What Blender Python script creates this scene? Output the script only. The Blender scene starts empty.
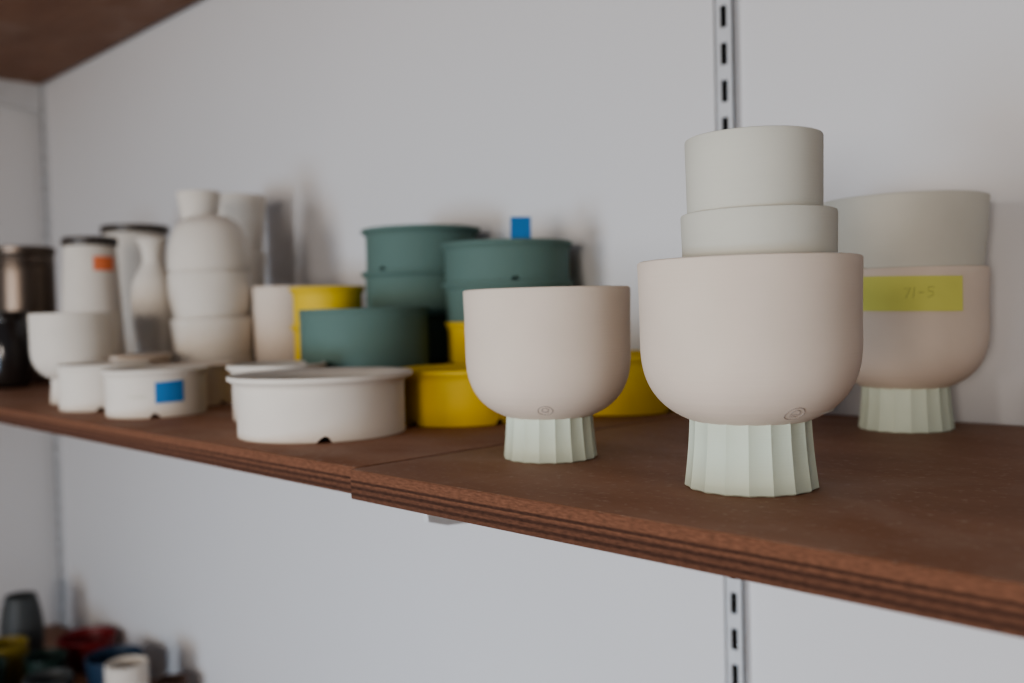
import bpy, bmesh, math, random
from mathutils import Vector, Matrix
random.seed(7)
CAMZ=1.365; SH=1.25           # camera height, shelf top
col=bpy.context.scene.collection
# ---------------------------------------------------------------- materials
def nt(name):
    m=bpy.data.materials.new(name); m.use_nodes=True
    n=m.node_tree; b=n.nodes['Principled BSDF']; return m,n,b
def N(n,t,**k):
    x=n.nodes.new(t)
    for a,v in k.items(): setattr(x,a,v)
    return x
def clay(name,c,rough=.78,var=.045,bump=.15,lines=True,spec=.2):
    m,n,b=nt(name)
    tc=N(n,'ShaderNodeTexCoord')
    no=N(n,'ShaderNodeTexNoise'); no.inputs['Scale'].default_value=14; no.inputs['Detail'].default_value=5
    n.links.new(tc.outputs['Object'],no.inputs['Vector'])
    r=N(n,'ShaderNodeValToRGB')
    r.color_ramp.elements[0].position=.3; r.color_ramp.elements[1].position=.7
    r.color_ramp.elements[0].color=(*[x*(1-var) for x in c],1)
    r.color_ramp.elements[1].color=(*[min(1,x*(1+var)) for x in c],1)
    n.links.new(no.outputs['Fac'],r.inputs['Fac']); n.links.new(r.outputs['Color'],b.inputs['Base Color'])
    b.inputs['Roughness'].default_value=rough
    b.inputs['Specular IOR Level'].default_value=spec
    mp=N(n,'ShaderNodeMapping'); mp.inputs['Scale'].default_value=(8,8,700 if lines else 60)
    n.links.new(tc.outputs['Object'],mp.inputs['Vector'])
    n2=N(n,'ShaderNodeTexNoise'); n2.inputs['Scale'].default_value=1; n2.inputs['Detail'].default_value=3
    n.links.new(mp.outputs['Vector'],n2.inputs['Vector'])
    bp=N(n,'ShaderNodeBump'); bp.inputs['Strength'].default_value=bump; bp.inputs['Distance'].default_value=.001
    n.links.new(n2.outputs['Fac'],bp.inputs['Height']); n.links.new(bp.outputs['Normal'],b.inputs['Normal'])
    return m
def plain(name,c,rough=.6,metal=0,spec=.4):
    m,n,b=nt(name)
    tc=N(n,'ShaderNodeTexCoord'); no=N(n,'ShaderNodeTexNoise'); no.inputs['Scale'].default_value=30
    n.links.new(tc.outputs['Object'],no.inputs['Vector'])
    r=N(n,'ShaderNodeValToRGB')
    r.color_ramp.elements[0].color=(*[x*.9 for x in c],1); r.color_ramp.elements[1].color=(*[min(1,x*1.08) for x in c],1)
    n.links.new(no.outputs['Fac'],r.inputs['Fac']); n.links.new(r.outputs['Color'],b.inputs['Base Color'])
    b.inputs['Roughness'].default_value=rough; b.inputs['Metallic'].default_value=metal
    b.inputs['Specular IOR Level'].default_value=spec
    return m
M_pink=clay('clay_blush',(.70,.60,.505))
M_white=clay('clay_white',(.69,.632,.555))
M_foot=clay('clay_celadon',(.575,.635,.525),rough=.75)
M_grey=clay('clay_greige',(.60,.585,.51))
M_green=clay('clay_teal_green',(.118,.185,.162),rough=.7)
M_yellow=clay('clay_yellow',(.68,.475,.045),rough=.6)
M_stamp=plain('stamp_line',(.36,.30,.26),.8)
M_ink=plain('ink',(.30,.32,.12),.7)
M_note=plain('sticky_note_paper',(.64,.65,.17),.8)
M_blue=plain('painter_tape_blue',(.03,.19,.45),.6)
M_orange=plain('orange_tape',(.8,.22,.09),.6)
M_lid=plain('dark_lid',(.06,.048,.04),.4)
M_steel=plain('bronzed_steel',(.17,.135,.11),.4,1)
M_black=plain('black_glaze',(.025,.02,.018),.15,0,.6)
M_rail=plain('rail_white',(.60,.61,.62),.45)
M_slot_shade=plain('slot_shade',(.02,.02,.022),.8)
M_red=plain('glaze_red',(.19,.02,.022),.4); M_blueg=plain('glaze_blue',(.025,.05,.09),.4)
M_dgreen=plain('glaze_dark_green',(.02,.04,.032),.4); M_brown=plain('glaze_brown',(.12,.07,.05),.5)
M_greyg=plain('glaze_grey',(.07,.075,.075),.5); M_ochre=plain('glaze_ochre',(.24,.18,.03),.45)

def wall_mat(name,c):
    m,n,b=nt(name)
    tc=N(n,'ShaderNodeTexCoord')
    no=N(n,'ShaderNodeTexNoise'); no.inputs['Scale'].default_value=1.6; no.inputs['Detail'].default_value=6
    n.links.new(tc.outputs['Object'],no.inputs['Vector'])
    r=N(n,'ShaderNodeValToRGB'); r.color_ramp.elements[0].position=.3; r.color_ramp.elements[1].position=.7
    r.color_ramp.elements[0].color=(*[x*.965 for x in c],1); r.color_ramp.elements[1].color=(*c,1)
    n.links.new(no.outputs['Fac'],r.inputs['Fac']); n.links.new(r.outputs['Color'],b.inputs['Base Color'])
    b.inputs['Roughness'].default_value=.8; b.inputs['Specular IOR Level'].default_value=.2
    n2=N(n,'ShaderNodeTexNoise'); n2.inputs['Scale'].default_value=90; n2.inputs['Detail'].default_value=4
    n.links.new(tc.outputs['Object'],n2.inputs['Vector'])
    bp=N(n,'ShaderNodeBump'); bp.inputs['Strength'].default_value=.15; bp.inputs['Distance'].default_value=.003
    n.links.new(n2.outputs['Fac'],bp.inputs['Height']); n.links.new(bp.outputs['Normal'],b.inputs['Normal'])
    return m
M_wall=wall_mat('wall_paint',(.705,.70,.70))

def shelf_top_mat():
    m,n,b=nt('shelf_brown_film')
    tc=N(n,'ShaderNodeTexCoord')
    mp=N(n,'ShaderNodeMapping'); mp.inputs['Scale'].default_value=(3,9,9)
    n.links.new(tc.outputs['Object'],mp.inputs['Vector'])
    a=N(n,'ShaderNodeTexNoise'); a.inputs['Scale'].default_value=1.5; a.inputs['Detail'].default_value=8; a.inputs['Roughness'].default_value=.65
    n.links.new(mp.outputs['Vector'],a.inputs['Vector'])
    r=N(n,'ShaderNodeValToRGB'); e=r.color_ramp.elements
    e[0].position=.3; e[0].color=(.215,.096,.052,1); e[1].position=.75; e[1].color=(.325,.165,.098,1)
    n.links.new(a.outputs['Fac'],r.inputs['Fac'])
    d=N(n,'ShaderNodeTexNoise'); d.inputs['Scale'].default_value=160; d.inputs['Detail'].default_value=3
    n.links.new(tc.outputs['Object'],d.inputs['Vector'])
    dr=N(n,'ShaderNodeValToRGB'); dr.color_ramp.elements[0].position=.58; dr.color_ramp.elements[1].position=.78
    dr.color_ramp.elements[1].color=(.5,.5,.5,1)
    n.links.new(d.outputs['Fac'],dr.inputs['Fac'])
    mx=N(n,'ShaderNodeMixRGB'); mx.inputs['Color2'].default_value=(.48,.36,.28,1)
    n.links.new(dr.outputs['Color'],mx.inputs['Fac']); n.links.new(r.outputs['Color'],mx.inputs['Color1'])
    s=N(n,'ShaderNodeTexNoise'); s.inputs['Scale'].default_value=7; s.inputs['Detail'].default_value=6; s.inputs['Distortion'].default_value=1.2
    n.links.new(tc.outputs['Object'],s.inputs['Vector'])
    sr=N(n,'ShaderNodeValToRGB'); sr.color_ramp.elements[0].position=.48; sr.color_ramp.elements[1].position=.70
    sr.color_ramp.elements[1].color=(.30,.30,.30,1)
    n.links.new(s.outputs['Fac'],sr.inputs['Fac'])
    m2=N(n,'ShaderNodeMixRGB'); m2.inputs['Color2'].default_value=(.44,.32,.25,1)
    n.links.new(sr.outputs['Color'],m2.inputs['Fac']); n.links.new(mx.outputs['Color'],m2.inputs['Color1'])
    n.links.new(m2.outputs['Color'],b.inputs['Base Color'])
    b.inputs['Roughness'].default_value=.6; b.inputs['Specular IOR Level'].default_value=.3
    bp=N(n,'ShaderNodeBump'); bp.inputs['Strength'].default_value=.25; bp.inputs['Distance'].default_value=.001
    n.links.new(d.outputs['Fac'],bp.inputs['Height']); n.links.new(bp.outputs['Normal'],b.inputs['Normal'])
    return m
def ply_mat():
    m,n,b=nt('shelf_plywood_edge')
    tc=N(n,'ShaderNodeTexCoord'); sp=N(n,'ShaderNodeSeparateXYZ')
    no=N(n,'ShaderNodeTexNoise'); no.inputs['Scale'].default_value=9; no.inputs['Detail'].default_value=6
    n.links.new(tc.outputs['Object'],no.inputs['Vector'])
    n.links.new(tc.outputs['Object'],sp.inputs['Vector'])
    ma=N(n,'ShaderNodeMath',operation='MULTIPLY_ADD'); ma.inputs[1].default_value=.0014
    n.links.new(no.outputs['Fac'],ma.inputs[0]); n.links.new(sp.outputs['Z'],ma.inputs[2])
    mr=N(n,'ShaderNodeMapRange'); mr.inputs['From Min'].default_value=-.022; mr.inputs['From Max'].default_value=.001
    n.links.new(ma.outputs[0],mr.inputs['Value'])
    r=N(n,'ShaderNodeValToRGB'); cr=r.color_ramp
    A=(.165,.075,.046,1); D=(.085,.040,.026,1); L=(.23,.105,.062,1)
    stops=[(0,A),(.12,A),(.16,D),(.22,D),(.25,A),(.34,A),(.37,D),(.43,D),(.46,A),(.54,L),(.57,D),(.62,D),(.66,L),(.98,L)]
    cr.elements[0].color=A; cr.elements[0].position=0; cr.elements[1].position=.98; cr.elements[1].color=L
    for p,c_ in stops[1:-1]:
        q=cr.elements.new(p); q.color=c_
    n.links.new(mr.outputs[0],r.inputs['Fac'])
    g=N(n,'ShaderNodeMapping'); g.inputs['Scale'].default_value=(130,130,500); n.links.new(tc.outputs['Object'],g.inputs['Vector'])
    gn=N(n,'ShaderNodeTexNoise'); gn.inputs['Scale'].default_value=1.5; gn.inputs['Detail'].default_value=6; n.links.new(g.outputs[0],gn.inputs['Vector'])
    gr=N(n,'ShaderNodeValToRGB'); gr.color_ramp.elements[0].position=.3; gr.color_ramp.elements[0].color=(.55,.55,.55,1); gr.color_ramp.elements[1].position=.7
    n.links.new(gn.outputs['Fac'],gr.inputs['Fac'])
    mx=N(n,'ShaderNodeMixRGB',blend_type='MULTIPLY'); mx.inputs['Fac'].default_value=1
    n.links.new(r.outputs['Color'],mx.inputs['Color1']); n.links.new(gr.outputs['Color'],mx.inputs['Color2'])
    n.links.new(mx.outputs[0],b.inputs['Base Color']); b.inputs['Roughness'].default_value=.85
    b.inputs['Specular IOR Level'].default_value=.2
    bp=N(n,'ShaderNodeBump'); bp.inputs['Strength'].default_value=.4; bp.inputs['Distance'].default_value=.001
    n.links.new(gn.outputs['Fac'],bp.inputs['Height']); n.links.new(bp.outputs['Normal'],b.inputs['Normal'])
    return m
M_shelf=shelf_top_mat(); M_ply=ply_mat()
# ---------------------------------------------------------------- geometry helpers
def finish(bm,name,mats,loc,angle=35,parent=None,recalc=True):
    if recalc: bmesh.ops.recalc_face_normals(bm,faces=bm.faces[:])
    me=bpy.data.meshes.new(name); bm.to_mesh(me); bm.free()
    for m in mats: me.materials.append(m)
    for p in me.polygons: p.use_smooth=True
    me.set_sharp_from_angle(angle=math.radians(angle))
    o=bpy.data.objects.new(name,me); o.location=loc; col.objects.link(o)
    if parent: o.parent=parent
    return o
def lathe(bm,prof,seg=96,mi=0,rfun=None,zfun=None,off=(0,0,0)):
    rows=[]
    for k,(r,z) in enumerate(prof):
        if r<=1e-6: rows.append([bm.verts.new((off[0],off[1],z+off[2]))]); continue
        row=[]
        for i in range(seg):
            a=2*math.pi*i/seg
            rr=rfun(k,a,r,z) if rfun else r
            zz=zfun(k,a,r,z) if zfun else z
            row.append(bm.verts.new((rr*math.cos(a)+off[0],rr*math.sin(a)+off[1],zz+off[2])))
        rows.append(row)
    fs=[]
    for A,B in zip(rows[:-1],rows[1:]):
        if len(A)==1 and len(B)==1: continue
        for i in range(seg):
            j=(i+1)%seg
            if len(A)==1: f=bm.faces.new((A[0],B[j],B[i]))
            elif len(B)==1: f=bm.faces.new((A[i],A[j],B[0]))
            else: f=bm.faces.new((A[i],A[j],B[j],B[i]))
            f.material_index=mi; fs.append(f)
    return fs
def hollow(outer,t=.0035,floor=None):
    p=[(0,outer[0][1])]+list(outer)
    R,Z=outer[-1]
    p.append((R-.15*t,Z+.35*t)); p.append((R-.5*t,Z+.5*t)); p.append((R-.85*t,Z+.35*t)); p.append((R-t,Z))
    zf=(outer[0][1]+t) if floor is None else floor
    for (r,z) in reversed(outer[:-1]):
        if z>zf+.0015: p.append((max(r-t,.001),z))
    rl=p[-1][0]
    p.append((rl*.97,zf+.0004)); p.append((0,zf))
    return p
def tube(bm,pts,rad,mi,norms):
    rows=[]
    for i,p in enumerate(pts):
        a=pts[max(i-1,0)]; b=pts[min(i+1,len(pts)-1)]
        t=(b-a).normalized(); n=norms[i]; s=t.cross(n).normalized()
        rows.append([bm.verts.new(p+s*rad*math.cos(q)+n*rad*math.sin(q)) for q in [k*math.pi/3 for k in range(6)]])
    for A,B in zip(rows[:-1],rows[1:]):
        for i in range(6):
            f=bm.faces.new((A[i],A[(i+1)%6],B[(i+1)%6],B[i])); f.material_index=mi
def prof_at(outer,s):
    acc=0
    for (r0,z0),(r1,z1) in zip(outer[:-1],outer[1:]):
        L=math.hypot(r1-r0,z1-z0)
        if acc+L>=s and L>0:
            f=(s-acc)/L; nr,nz=(z1-z0)/L,-(r1-r0)/L
            return r0+(r1-r0)*f,z0+(z1-z0)*f,nr,nz
        acc+=L
    return outer[-1][0],outer[-1][1],1,0
def stroke(bm,outer,th0,s0,pl,rad,mi,lift=0):
    pts=[];ns=[]
    for (a,b) in pl:
        r,z,nr,nz=prof_at(outer,s0+b)
        th=th0+a/max(r,.01)
        n=Vector((nr*math.cos(th),nr*math.sin(th),nz)).normalized()
        pts.append(Vector((r*math.cos(th),r*math.sin(th),z))+n*lift); ns.append(n)
    tube(bm,pts,rad,mi,ns)
def arc(cx,cy,r,a0,a1,n=16,sy=1):
    return [(cx+r*math.cos(math.radians(a0+(a1-a0)*i/n)),cy+sy*r*math.sin(math.radians(a0+(a1-a0)*i/n))) for i in range(n+1)]
def patch(bm,R,th0,halfw,z0,z1,mi,th=.0006,skew=0,lift=.0006,curl=0,n=16,Rf=None):
    f=[]
    for i in range(n+1):
        u=-1+2*i/n; a=th0+u*halfw/R
        e=curl*max(0,abs(u)-.5)**2
        rr=R+lift+e
        dz=skew*u
        f.append([bm.verts.new((rr2*math.cos(a),rr2*math.sin(a),z+dz)) for rr2,z in ((rr,z0),(rr,z1),(rr+th,z1),(rr+th,z0))])
    for A,B in zip(f[:-1],f[1:]):
        for k in range(4):
            q=bm.faces.new((A[k],A[(k+1)%4],B[(k+1)%4],B[k])); q.material_index=mi
    for E in (f[0],f[-1]):
        q=bm.faces.new(E); q.material_index=mi
def box(bm,x0,x1,y0,y1,z0,z1,mi=0):
    vs=[bm.verts.new((x,y,z)) for x in (x0,x1) for y in (y0,y1) for z in (z0,z1)]
    out=[]
    for q in ((0,1,3,2),(4,6,7,5),(0,4,5,1),(2,3,7,6),(0,2,6,4),(1,5,7,3)):
        f=bm.faces.new([vs[i] for i in q]); f.material_index=mi; out.append(f)
    return out
def cam_ang(x,y): return math.atan2(-y,-x)   # side of the pot turned to the room
# ---------------------------------------------------------------- pots
def bowl_outer(R,hb,zb,flare=.012,frac=.54,p=.78,n=26):
    out=[]
    for i in range(1,n+1):
        a=math.pi/2*i/n
        out.append((R*(1-flare)*math.sin(a)**p, zb+frac*hb*(1-max(0.0,math.cos(a))**p)))
    for k in range(1,9):
        f=k/8
        out.append((R*(1-flare)+R*flare*f*f, zb+hb*(frac+(1-frac)*f)))
    return out
def goblet(name,x,y,R,H,hf,rt,rb,mb,mf,stamp=None,flutes=20,note=False):
    bm=bmesh.new()
    t=.0034
    outer=bowl_outer(R,H-hf,hf)
    lathe(bm,hollow(outer,t,hf+.009),seg=128,mi=0)
    depth=.0014*(rb/.04)
    prof=[(0,.004),(rb*.8,.004),(rb*.84,0),(rb-.0012,0),(rb,.001)]
    for k in range(1,11):
        f=k/10; prof.append((rb+(rt-rb)*(1-(1-f)**1.6),.001+(hf+.0075)*f))
    prof.append((0,hf+.0085))
    def rf(k,a,r,z):
        if k<3: return r
        ph=(a*flutes/(2*math.pi))%1
        return r-depth*max(0.0,math.sin(math.pi*ph))**.8
    lathe(bm,prof,seg=flutes*12,mi=1,rfun=rf)
    th=cam_ang(x,y)
    if stamp:
        dth,s0,sz=stamp; c=th+dth; r=.00036
        stroke(bm,outer,c,s0,arc(0,0,sz,0,360,28),r,2)
        stroke(bm,outer,c,s0,arc(0,sz*.2,sz*.45,-60,200,12),r,2)
        stroke(bm,outer,c,s0,[(-sz*.5,-sz*.1),(sz*.45,-sz*.05)],r,2)
        stroke(bm,outer,c,s0,[(-sz*.4,-sz*.42),(0,-sz*.35),(sz*.4,-sz*.5)],r,2)
    mats=[mb,mf,M_stamp]
    if note:
        mats+= [M_note,M_ink]
        z0,z1=H-.0355,H-.0060
        patch(bm,R*1.0,th+.02,.0455,z0,z1,3,skew=-.0010,lift=.0006,curl=.008,n=20)
        cyl=[(R+.0014,0),(R+.0014,H)]
        zc=(z0+z1)/2+.001
        for pl in ([(-.007,.003),(-.002,.004),(-.006,-.005)],[(.001,.004),(.000,-.005)],
                   [(.004,-.0005),(.0085,-.0002)],[(.017,.004),(.012,.004),(.012,.0005),(.0155,.0005),(.016,-.003),(.0115,-.0045)]):
            stroke(bm,cyl,th+.1,zc,pl,.00025,4)
    return finish(bm,name,mats,(x,y,SH),angle=40)
def dish(name,x,y,z,rl,rb,h,mat,rot=0,notches=4,tape=None,tab=False,notch_r=.0055):
    """low straight planter ring with thin flared flange lip and arched drain notches along the base"""
    bm=bmesh.new(); t=.004
    fl=.010
    prof=[(0,fl),(rb-t-.001,fl),(rb-t,fl-.001),(rb-t,.0),(rb-.0008,0),(rb,.0008),(rb,.0075),(rb,.012)]
    prof+=[(rb,h-.0125),(rb+.0008,h-.0095),(rb+.35*(rl-rb),h-.0072),(rl-.0012,h-.0052),(rl-.0002,h-.0042),(rl,h-.0020),(rl-.0006,h-.0004),(rl-.0020,h)]
    prof+=[(rb-t+.003,h-.0035),(rb-t+.0005,h-.006),(rb-t,h-.009),(rb-t,fl+.007),(rb-t-.003,fl+.004),(0,fl+.004)]
    seg=144
    angs=[rot+2*math.pi*i/notches for i in range(notches)]
    def zf(k,a,r,z):
        if 3<=k<=5:
            for q in angs:
                d=abs((a-q+math.pi)%(2*math.pi)-math.pi)*rb
                if d<notch_r: return max(z,math.sqrt(max(0,1-(d/notch_r)**2))*.0062)
        return z
    lathe(bm,prof,seg=seg,mi=0,zfun=zf)
    mats=[mat]
    th=cam_ang(x,y)
    if tape:
        mats+=[M_blue,M_ink]
        da,hw,z0,z1=tape
        patch(bm,rb,th+da,hw,z0,z1,1,n=8,lift=.0004,skew=.0006)
        cyl=[(rb,0),(rb,h)]
        stroke(bm,cyl,th+da-.62,h*.45,[(-.012+.002*i,.0018*math.sin(i*2.1)) for i in range(12)],.00025,2)
        stroke(bm,cyl,th+da,(z0+z1)/2,[(-.006+.002*i,.0016*math.sin(i*2.3)) for i in range(7)],.0008,2)
    if tab:
        mats+=[M_blue,M_note]
        a=th+tab; c=Vector((math.cos(a),math.sin(a),0)); s=Vector((-c.y,c.x,0))
        p0=c*(rl-.012)
        def strip(w0,w1,z0,z1,mi,oo=0):
            vs=[]
            for w in (w0,w1):
                for zz,o in ((z0,0),(z1,.002)):
                    for tt in (0,.0008):
                        vs.append(bm.verts.new(p0+s*w+c*(o+tt+oo)+Vector((0,0,zz))))
            for q in ((0,1,3,2),(4,6,7,5),(0,4,5,1),(2,3,7,6),(0,2,6,4),(1,5,7,3)):
                f=bm.faces.new([vs[i] for i in q]); f.material_index=mi
        strip(-.0125,.0125,h-.0055,h+.026,1)
    return finish(bm,name,mats,(x,y,z),angle=40)
def cup(name,x,y,z,rt,rb,h,mat,t=.003,bell=0,n=10):
    bm=bmesh.new(); out=[(rb*.9,0),(rb*.97,.0008),(rb,.003)]
    for i in range(1,n+1):
        f=i/n
        r=rb+(rt-rb)*f+bell*math.sin(math.pi*f)
        out.append((r,.003+(h-.003)*f))
    lathe(bm,hollow(out,t),seg=96)
    return finish(bm,name,[mat],(x,y,z),angle=40)
def vessel(name,x,y,z,pts,mat,t=.003,extra=None,mats=None,sub=6):
    P=[pts[0]]+list(pts)+[pts[-1]]; out=[]
    for i in range(1,len(P)-2):
        p0,p1,p2,p3=[Vector(q) for q in P[i-1:i+3]]
        for k in range(sub):
            u=k/sub
            v=.5*((2*p1)+(-p0+p2)*u+(2*p0-5*p1+4*p2-p3)*u*u+(-p0+3*p1-3*p2+p3)*u**3)
            out.append((v.x,v.y))
    out.append(pts[-1])
    bm=bmesh.new(); lathe(bm,hollow(out,t),seg=96)
    if extra: extra(bm)
    return finish(bm,name,mats or [mat],(x,y,z),angle=45)

# main goblets
goblet('goblet',-.5180,.5492,.0655,.1310,.0290,.034,.037,M_pink,M_foot,stamp=(-.06,.044,.0055),flutes=18)
goblet('goblet',-.331,.538,.0697,.1430,.0380,.0382,.0422,M_pink,M_foot,stamp=(.52,.0465,.0062),flutes=18)
# tumblers nested in the large goblet
cup('tumbler',-.3255,.5425,SH+.0480,.0485,.0455,.1245,M_grey)
cup('tumbler',-.3275,.5415,SH+.0520,.0428,.0400,.1680,M_grey)
# right-back goblet with bowl nested
goblet('goblet',-.372,.868,.0705,.1430,.0340,.0375,.041,M_pink,M_foot,note=True,flutes=18)
vessel('nested_bowl',-.3720,.868,SH+.0440,[(.02,0),(.045,.008),(.058,.03),(.063,.07),(.066,.1),(.0695,.135),(.0712,.162)],M_grey)
# left goblet
goblet('goblet',-1.431,.523,.060,.128,.031,.033,.036,M_white,M_white,flutes=18)

# white dishes
dish('planter_dish',-.8100,.5310,SH,.0905,.0815,.0600,M_white,rot=cam_ang(-.811,.530)+.02)
dish('planter_dish',-.9735,.579,SH,.056,.050,.063,M_white)
dish('planter_dish',-1.156,.518,SH,.0640,.0590,.0575,M_white,rot=cam_ang(-1.156,.518)-.05,tape=(.25,.0165,.018,.043))
dish('planter_dish',-1.302,.512,SH,.059,.056,.060,M_white,rot=1.1)
dish('planter_dish',-1.404,.598,SH,.052,.048,.066,M_pink,rot=.3)
dish('planter_dish',-1.237,.613,SH,.049,.046,.055,M_pink,rot=.3)
# yellow
dish('planter_dish',-.774,.682,SH,.070,.064,.0575,M_yellow,rot=cam_ang(-.768,.688)+.7)
dish('planter_dish',-.699,.860,SH,.0755,.069,.0645,M_yellow,rot=cam_ang(-.723,.862)+.9)
for i in range(3):
    dish('planter_dish',-1.130,.755,SH+.0518*i,.052,.047,.0525,M_yellow,rot=.5+i)
dish('planter_dish',-.972,.709,SH,.0720,.068,.0500,M_yellow,rot=.2)
for i in range(2):
    dish('planter_dish',-.871,.853,SH+.0520*i,.0815,.0775,.0525,M_yellow,rot=.2+i)
# green
dish('planter_dish',-.976,.705,SH+.0505,.0795,.0785,.0735,M_green,rot=cam_ang(-.972,.709)+.9)
for i in range(4):
    dish('planter_dish',-1.044+(.002 if i%2 else 0),.853,SH+.0580*i,.0830,.0765,.0588,M_green,rot=cam_ang(-1.067,.865)+.95+i)
for i in range(2):
    dish('planter_dish',-.871,.852,SH+.1045+.0470*i,.0835,.0785,.0485+.002*i,M_green,rot=cam_ang(-.886,.866)+.12,tab=(.24 if i else False))

# tower of stacked cups
x,y=-1.396,.720
cup('tea_bowl',x,y,SH,.064,.056,.056,M_white); cup('tea_bowl',x+.001,y,SH+.054,.064,.058,.062,M_white)
cup('tea_bowl',x-.003,y,SH+.113,.063,.056,.074,M_white,bell=.003)
vessel('bell_vase',x-.005,y,SH+.184,[(.050,0),(.060,.006),(.0620,.025),(.057,.055),(.047,.078),(.032,.089)],M_white)
cup('small_cup',x-.028,y-.002,SH+.272,.034,.027,.042,M_white)
# tall tumbler stack behind
x,y=-1.548,.852
cup('tall_tumbler',x,y,SH,.046,.038,.13,M_white); cup('tall_tumbler',x,y,SH+.099,.047,.038,.13,M_white); cup('tall_tumbler',x,y,SH+.199,.050,.039,.130,M_white)
cup('tall_beaker',-1.316,.800,SH,.048,.045,.162,M_pink)
# vase
vessel('bottle_vase',-1.508,.677,SH,[(.022,0),(.029,.006),(.030,.05),(.030,.085),(.034,.12),(.0345,.15),(.030,.180),(.018,.203),(.015,.215),(.018,.233),(.025,.246)],M_white)
# lidded canisters
def canister(name,x,y,rt,rb,h,mat,tape=False,lidr=None):
    bm=bmesh.new()
    out=[(rb*.93,0),(rb,.004)]+[(rb+(rt-rb)*(i/8),.004+(h-.004)*i/8) for i in range(1,9)]
    lathe(bm,hollow(out,.003),seg=96)
    L=lidr or rt+.002
    lathe(bm,[(0,h-.004),(rt-.006,h-.004),(rt-.006,h+.001),(L,h+.001),(L+.0008,h+.004),(L+.0008,h+.014),(L-.001,h+.016),(L*.6,h+.0175),(0,h+.018)],seg=96,mi=1)
    if tape: patch(bm,rt+(rb-rt)*.12,cam_ang(x,y)+.5,.018,h-.042,h-.018,2,n=8,lift=.001)
    return finish(bm,name,[mat,M_lid,M_orange],(x,y,SH),angle=40)
canister('lidded_canister',-1.680,.645,.042,.055,.244,M_white,tape=True)
canister('lidded_canister',-1.872,.807,.058,.054,.286,M_white,lidr=.063)
# steel tin and dark jar
bm=bmesh.new()
out=[(.050,0),(.056,.003),(.057,.01)]+[(.0575,.01+.24*i/6) for i in range(1,7)]
lathe(bm,hollow(out,.002),seg=96)
for zz in (.11,.115,.23,.257):
    lathe(bm,[(.0572,zz-.003),(.0592,zz-.001),(.0592,zz+.001),(.0572,zz+.003)],seg=96)
lathe(bm,[(0,.252),(.059,.252),(.060,.255),(.060,.264),(.058,.266),(.03,.268),(0,.269)],seg=96)
finish(bm,'steel_tin',[M_steel],(-2.030,.648,SH),angle=40)
vessel('dark_glazed_jar',-1.892,.573,SH,[(.028,0),(.040,.01),(.046,.05),(.045,.085),(.036,.112),(.030,.122),(.034,.138)],M_black)

# lower shelf pottery
LZ=CAMZ-.83
vessel('grey_jar',-2.54,.774,LZ,[(.03,0),(.045,.01),(.05,.07),(.045,.12),(.036,.16)],M_greyg)
vessel('red_bowl',-2.364,.865,LZ,[(.03,0),(.045,.01),(.06,.04),(.066,.076)],M_red)
vessel('dark_green_bowl',-2.290,.745,LZ,[(.025,0),(.034,.01),(.043,.04),(.046,.078)],M_dgreen)
vessel('blue_bowl',-2.125,.835,LZ,[(.03,0),(.045,.01),(.058,.05),(.062,.094)],M_blueg)
vessel('white_mug',-1.951,.790,LZ,[(.034,0),(.040,.004),(.042,.06),(.042,.132)],M_white)
vessel('yellow_cup',-2.400,.695,LZ,[(.03,0),(.040,.01),(.046,.05),(.048,.094)],M_ochre)
vessel('brown_cup',-1.9435,.880,LZ,[(.024,0),(.029,.006),(.032,.04),(.033,.073)],M_brown)
vessel('dark_green_bowl',-2.30,.60,LZ,[(.03,0),(.05,.01),(.06,.04),(.065,.09)],M_dgreen)
vessel('brown_cup',-2.14,.70,LZ,[(.03,0),(.04,.01),(.045,.04),(.05,.08)],M_greyg)

# ---------------------------------------------------------------- shelves
def shelf(name,x0,x1,y0,y1,ztop,th=.022):
    bm=bmesh.new(); box(bm,x0,x1,y0,y1,-th,0)
    bmesh.ops.recalc_face_normals(bm,faces=bm.faces[:])
    bmesh.ops.bevel(bm,geom=bm.edges[:],offset=.0014,segments=2,affect='EDGES',profile=.5)
    bm.normal_update()
    for f in bm.faces:
        f.material_index=0 if abs(f.normal.z)>.6 else 1
    return finish(bm,name,[M_shelf,M_ply],(0,0,ztop),angle=50)
YB=.937
shelf('shelf_board',-.5995,1.30,.4155,YB,SH,th=.0228)
shelf('shelf_board',-2.775,-.6050,.4245,YB,SH-.0003,th=.0215)
UZ=CAMZ+.645+.022
shelf('shelf_board',-2.775,-.6025,.42,YB,UZ); shelf('shelf_board',-.60,1.30,.42,YB,UZ)
shelf('shelf_board',-2.775,-.6025,.42,YB,LZ); shelf('shelf_board',-.60,1.30,.42,YB,LZ)
def standard(x):
    bm=bmesh.new(); w=.0125; y0,y1=.9375,.95; s=.0042
    ztop,zbot=2.6,.25
    box(bm,x-w,x-w+.002,y0,y1,zbot,ztop); box(bm,x+w-.002,x+w,y0,y1,zbot,ztop)
    box(bm,x-w,x-s,y0,y0+.0015,zbot,ztop); box(bm,x+s,x+w,y0,y0+.0015,zbot,ztop)
    z=zbot
    while z<ztop-.01:
        box(bm,x-s,x+s,y0,y0+.0015,z,z+.017); z+=.0415
    box(bm,x-w+.002,x+w-.002,y1-.0015,y1-.0005,zbot,ztop,1)  # near-black back plate: shade inside the slots put into the colour
    finish(bm,'shelf_standard',[M_rail,M_slot_shade],(0,0,0),angle=30)
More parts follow.
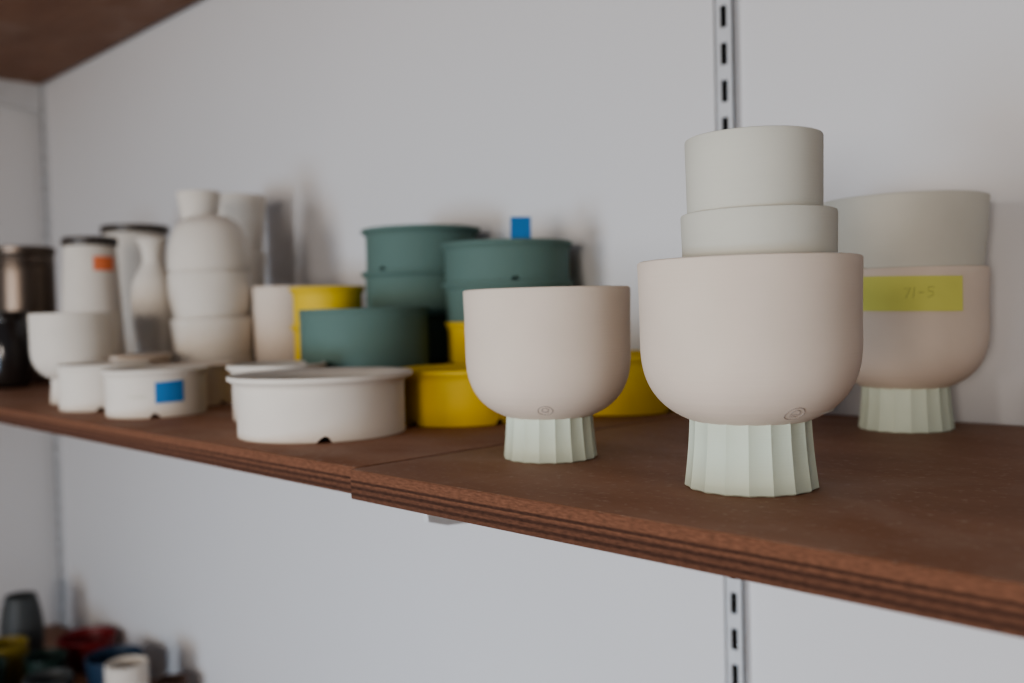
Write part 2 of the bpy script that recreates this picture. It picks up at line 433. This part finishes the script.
def bracket(x,ztop):
    bm=bmesh.new()
    prof=[(.937,ztop),(.937,ztop-.075),(.90,ztop-.07),(.51,ztop-.036),(.490,ztop-.030),(.487,ztop-.004),(.487,ztop)]
    A=[bm.verts.new((x-.003,y,z)) for y,z in prof]; B=[bm.verts.new((x+.003,y,z)) for y,z in prof]
    bm.faces.new(A); bm.faces.new(B[::-1])
    for i in range(len(prof)): bm.faces.new((A[i],A[(i+1)%len(prof)],B[(i+1)%len(prof)],B[i]))
    finish(bm,'shelf_bracket',[M_rail],(0,0,0),angle=30)
for x in (-.602,-2.745,.75):
    standard(x)
    for z in (SH-.0229,UZ-.0221,LZ-.0221): bracket(x,z)

# ---------------------------------------------------------------- room
def slab(name,x0,x1,y0,y1,z0,z1,mat):
    bm=bmesh.new(); box(bm,x0,x1,y0,y1,z0,z1); return finish(bm,name,[mat],(0,0,0),angle=30)
slab('wall_back',-2.9,3.0,.95,1.07,0,2.9,M_wall)
slab('wall_left',-2.9,-2.775,-3.5,.95,0,2.9,M_wall)
m,n,b=nt('floor_concrete')
no=N(n,'ShaderNodeTexNoise'); no.inputs['Scale'].default_value=4; no.inputs['Detail'].default_value=8
r=N(n,'ShaderNodeValToRGB'); r.color_ramp.elements[0].color=(.18,.175,.17,1); r.color_ramp.elements[1].color=(.33,.32,.31,1)
n.links.new(no.outputs['Fac'],r.inputs['Fac']); n.links.new(r.outputs['Color'],b.inputs['Base Color']); b.inputs['Roughness'].default_value=.7
slab('floor',-2.9,3.0,-3.5,1.07,-.1,0,m)
# ---------------------------------------------------------------- light
w=bpy.data.worlds.new('world'); bpy.context.scene.world=w; w.use_nodes=True
w.node_tree.nodes['Background'].inputs['Color'].default_value=(.72,.83,1,1)
w.node_tree.nodes['Background'].inputs['Strength'].default_value=.20
def area(name,loc,aim,size,sy,e,c,spread=180):
    l=bpy.data.lights.new(name,'AREA'); l.shape='RECTANGLE'; l.size=size; l.size_y=sy; l.energy=e; l.color=c; l.spread=math.radians(spread)
    o=bpy.data.objects.new(name,l); col.objects.link(o); o.location=loc
    o.rotation_euler=(Vector(aim)-o.location).to_track_quat('-Z','Y').to_euler()
area('window_light',(.72,-2.25,1.36),(-.5,.7,1.38),.60,.75,33,(1,.90,.81))
area('window_light',(-.75,-2.40,1.42),(-.7,.7,1.38),.60,.75,26,(1,.90,.81))
area('blue_fill_light',(-.6,-2.4,.75),(-1.0,.9,.45),1.1,.7,9,(.55,.76,1),75)  # added blue fill lamp, tints the wall below the shelf
# ---------------------------------------------------------------- camera
fpx=960; phi=math.atan2(960,945); pitch=math.atan(29.5/fpx); roll=.025
F=Vector((-math.sin(phi)*math.cos(pitch),math.cos(phi)*math.cos(pitch),-math.sin(pitch)))
R0=Vector((math.cos(phi),math.sin(phi),0)); U0=R0.cross(F)
Uc=U0*math.cos(roll)+R0*math.sin(roll); Rc=R0*math.cos(roll)-U0*math.sin(roll)
cd=bpy.data.cameras.new('camera'); cd.sensor_width=36; cd.lens=fpx*36/1024; cd.clip_start=.02
cd.dof.use_dof=True; cd.dof.focus_distance=.62; cd.dof.aperture_fstop=4.0
c=bpy.data.objects.new('camera',cd); col.objects.link(c)
mt=Matrix((Rc,Uc,-F)).transposed().to_4x4(); mt.translation=Vector((0,0,CAMZ)); c.matrix_world=mt
bpy.context.scene.camera=c
try: bpy.context.scene.view_settings.look='AgX - Medium High Contrast'
except Exception as e: print('look',e)
